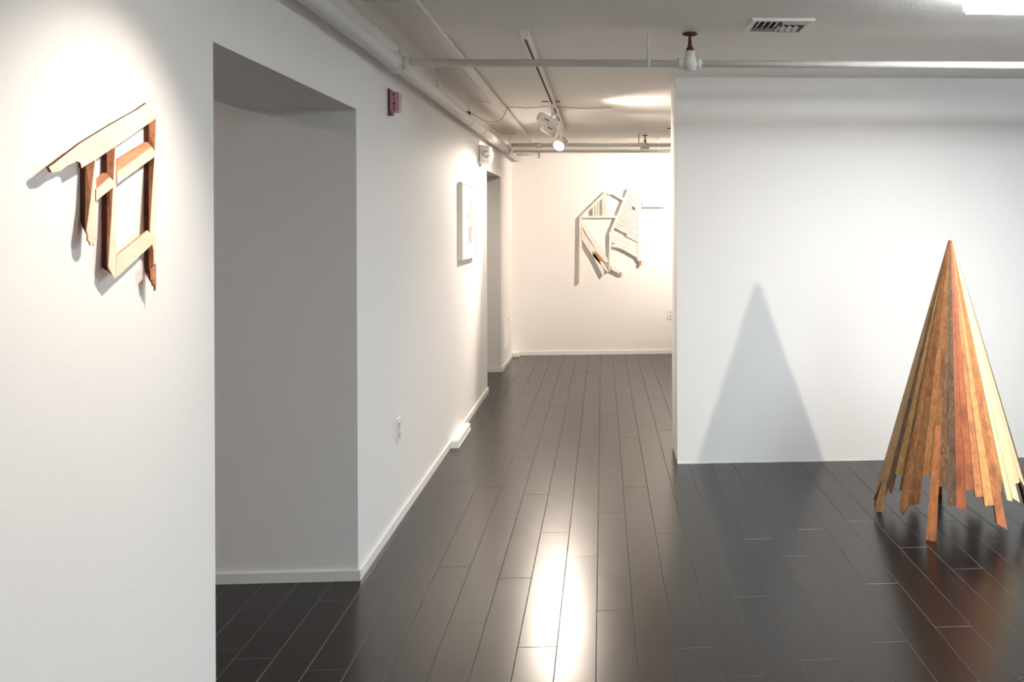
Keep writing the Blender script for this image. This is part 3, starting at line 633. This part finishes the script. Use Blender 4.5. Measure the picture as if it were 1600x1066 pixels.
# slatted panel: laths stacked down the slanted post
def left_at(y): return 610 - (y - 66) * (610 - 440) / (490 - 66)
n = 18
for i in range(n):
    y = 70 + i * (492 - 70) / n; x0 = left_at(y); wd = 20.5
    xr = 684 if i >= 6 else min(745, x0 + 140 + i * 4); slope = .60 - .005 * i
    fo = .040 + .0022 * ((i * 7) % 3)
    cut = lambda xa, xb: strip(xa, y + (xa - x0) * slope, xb, y + (xb - x0) * slope, wd, fo, .016)
    if i == 6: cut(x0, 628); cut(662, xr)                  # broken away near its right end
    elif i == 17: cut(575, xr)                            # left half missing: the dark gap
    else: cut(x0, xr)
for i in range(8):
    y = 500 + i * 19; x0 = 425; wd = 17.5; xr = 682
    fo = .039 + .002 * ((i * 5) % 3)
    if i == 6: strip(450, y + 12, xr, y + (xr - x0) * .47, wd, fo, .02); continue
    if i == 7: 
        lath([(425, y - 9), (520, y + 20), (682, y + 105), (682, y + 128), (522, y + 38), (425, y + 14)], fo, .03); continue
    strip(x0, y, xr, y + (xr - x0) * .47, wd, fo, .02)
lath([(682, 200), (716, 190), (728, 760), (708, 800), (684, 780)], .046, .03, name='upright')
lath([(706, 790), (728, 792), (726, 838), (706, 838)], .05, .02, W_PINK, 'split_end')
lath([(728, 175), (968, 190), (968, 222), (730, 222)], .05, .03); lath([(736, 224), (968, 226), (968, 252), (736, 252)], .048, .03)
lath([(400, 505), (425, 500), (420, 700), (410, 880), (396, 905), (400, 700)], .046, .03, name='upright')
lath([(122, 385), (150, 420), (345, 690), (395, 800), (360, 810), (300, 740), (122, 440)], .042, .02, name='diagonal')
lath([(122, 450), (150, 520), (268, 690), (330, 780), (300, 790), (122, 520)], .048, .025, name='diagonal')
lath([(122, 500), (240, 665), (395, 900), (382, 908), (235, 745), (122, 575)], .046, .03, name='diagonal')
lath([(235, 690), (300, 790), (350, 900), (340, 950), (318, 910), (235, 745)], .046, .03, name='diagonal')
lath([(262, 690), (300, 735), (340, 775), (325, 795), (285, 765)], .058, .02, W_PINK, 'split_end')
lath([(425, 830), (470, 865), (530, 915), (548, 930), (520, 930), (420, 880)], .05, .03, name='diagonal')
lath([(505, 905), (530, 912), (525, 924), (508, 918)], .053, .01, W_PINK, 'split_end')

# ------------------------------------------------------------------ cone of reclaimed planks
CC = Vector((1.797, 4.71, 0)); APEX = 1.432; RB, RT = .412, .010
TO = Vector((-CC.x, -CC.y, 0)).normalized(); RI = Vector((-TO.y, TO.x, 0))      # towards viewer, viewer's right
PAL = {'olive': ((184, 142, 88), (132, 94, 52)), 'brown': ((158, 106, 64), (112, 68, 38)), 'dark': ((108, 84, 62), (62, 47, 34)), 'orange': ((180, 114, 70), (138, 80, 44)),
       'red': ((174, 98, 60), (134, 68, 38)), 'gold': ((196, 142, 86), (156, 104, 58)), 'cream': ((228, 202, 164), (206, 172, 128)), 'umber': ((130, 90, 60), (80, 54, 35))}
WM = {k: wood('reclaimed_' + k, srgb(*a), srgb(*b), (80, 80, 5), .55, .5, .5 if k != 'cream' else .12, srgb(206, 160, 112) if k in ('brown', 'umber', 'orange', 'dark') else None, vary=.22 if k != 'cream' else .05) for k, (a, b) in PAL.items()}
cone = thing('plank_cone', 'tall cone of narrow reclaimed wood planks standing on the dark floor', 'sculpture', CC)
def cpt(th, z, dr=0.0):
    r = RT + (RB - RT) * (APEX - z) / APEX + dr
    return CC + (TO * math.cos(th) + RI * math.sin(th)) * r + Vector((0, 0, z))
def z_at(th, py):
    lo, hi = 0.0, 1.0
    if proj(cpt(th, 0))[1] < py: return 0.0
    for _ in range(40):
        m = (lo + hi) / 2
        if proj(cpt(th, m))[1] > py: lo = m
        else: hi = m
    return (lo + hi) / 2
def cplank(a, b, za, zb, ztop, dr, mat, zm=None, thick=.013):
    """plank between angles a and b; za, zb heights of its lower corners, zm optional tip between them"""
    m_ = (a + b) / 2
    rows = [(a, za), (b, zb)] if zm is None else [(a, za), (m_, zm), (b, zb)]
    top = [(a, ztop), (b, ztop)] if zm is None else [(a, ztop), (m_, ztop), (b, ztop)]
    out = [cpt(t, z, dr) for t, z in rows] + [cpt(t, z, dr * .5) for t, z in reversed(top)]
    inn = [cpt(t, z, dr - thick) for t, z in rows] + [cpt(t, z, dr * .5 - min(thick, .008)) for t, z in reversed(top)]
    return obj('plank', prism(out, inn), mat, cone)
AX, HALF = 607.0, 462.0
th_of = lambda x: math.asin(max(-1, min(1, (x - AX) / HALF)))
py_of = lambda y: 610 + y * .2439
vis_pl = [  # left edge, right edge (crop px), lower left y, lower right y, tip y, colour, proud
    (145, 168, 700, 560, None, 'olive', 0), (168, 205, 775, 780, None, 'olive', .002), (205, 238, 600, 660, None, 'umber', .003), (238, 282, 540, 545, None, 'olive', 0),
    (282, 305, 640, 648, None, 'umber', -.002), (305, 356, 740, 742, 805, 'brown', .003), (356, 415, 738, 732, None, 'brown', .001), (415, 478, 545, 552, None, 'brown', 0),
    (474, 527, 1000, 998, None, 'orange', .007), (524, 578, 618, 620, None, 'umber', 0), (578, 632, 738, 740, None, 'dark', .002), (632, 690, 755, 768, None, 'red', .003),
    (690, 745, 640, 640, None, 'red', 0), (745, 795, 685, 680, None, 'orange', .001), (795, 850, 742, 735, None, 'gold', .003), (848, 898, 852, 893, None, 'orange', .005),
    (896, 930, 668, 590, None, 'gold', .001), (930, 962, 705, 710, None, 'cream', .002), (962, 1002, 690, 720, None, 'cream', .003), (1002, 1036, 600, 590, None, 'cream', 0),
    (1036, 1060, 560, 640, None, 'cream', .002)]
for xl, xr, yl, yr, tip, colr, dr in vis_pl:
    a, b = th_of(xl), th_of(xr)
    g = .003
    za, zb = z_at(a, py_of(yl)), z_at(b, py_of(yr)); zm = z_at((a + b) / 2, py_of(tip)) if tip else None
    ztop = APEX if dr <= .004 else APEX - .0
    if colr == 'orange' and dr == .007: ztop = .52                     # the front foot is a short added plank
    cplank(a + g, b - g, za, zb, ztop, dr, WM[colr], zm)
# plank behind the short front foot
cplank(th_of(478), th_of(524), z_at(th_of(478), py_of(552)), z_at(th_of(524), py_of(560)), APEX, 0, WM['brown'])
# the far side, unseen from here
rr = random.Random(11); a = th_of(1060); end = th_of(145) + 2 * math.pi; feet = [1.9, 3.3, 4.4]
names = list(WM)
while a < end - .03:
    b = min(a + rr.uniform(.10, .14), end); 
    if end - b < .05: b = end
    z = rr.uniform(.10, .38); ft = any(a <= f < b for f in feet)
    za = 0.0 if ft else z; zb = 0.0 if ft else max(.05, z + rr.uniform(-.03, .03))
    cplank(a + .0015, b - .0015, za, zb, APEX, rr.choice((0, .002, .003)), WM[rr.choice(names)]); a = b

print('floor planks built one by one:', n_pl)
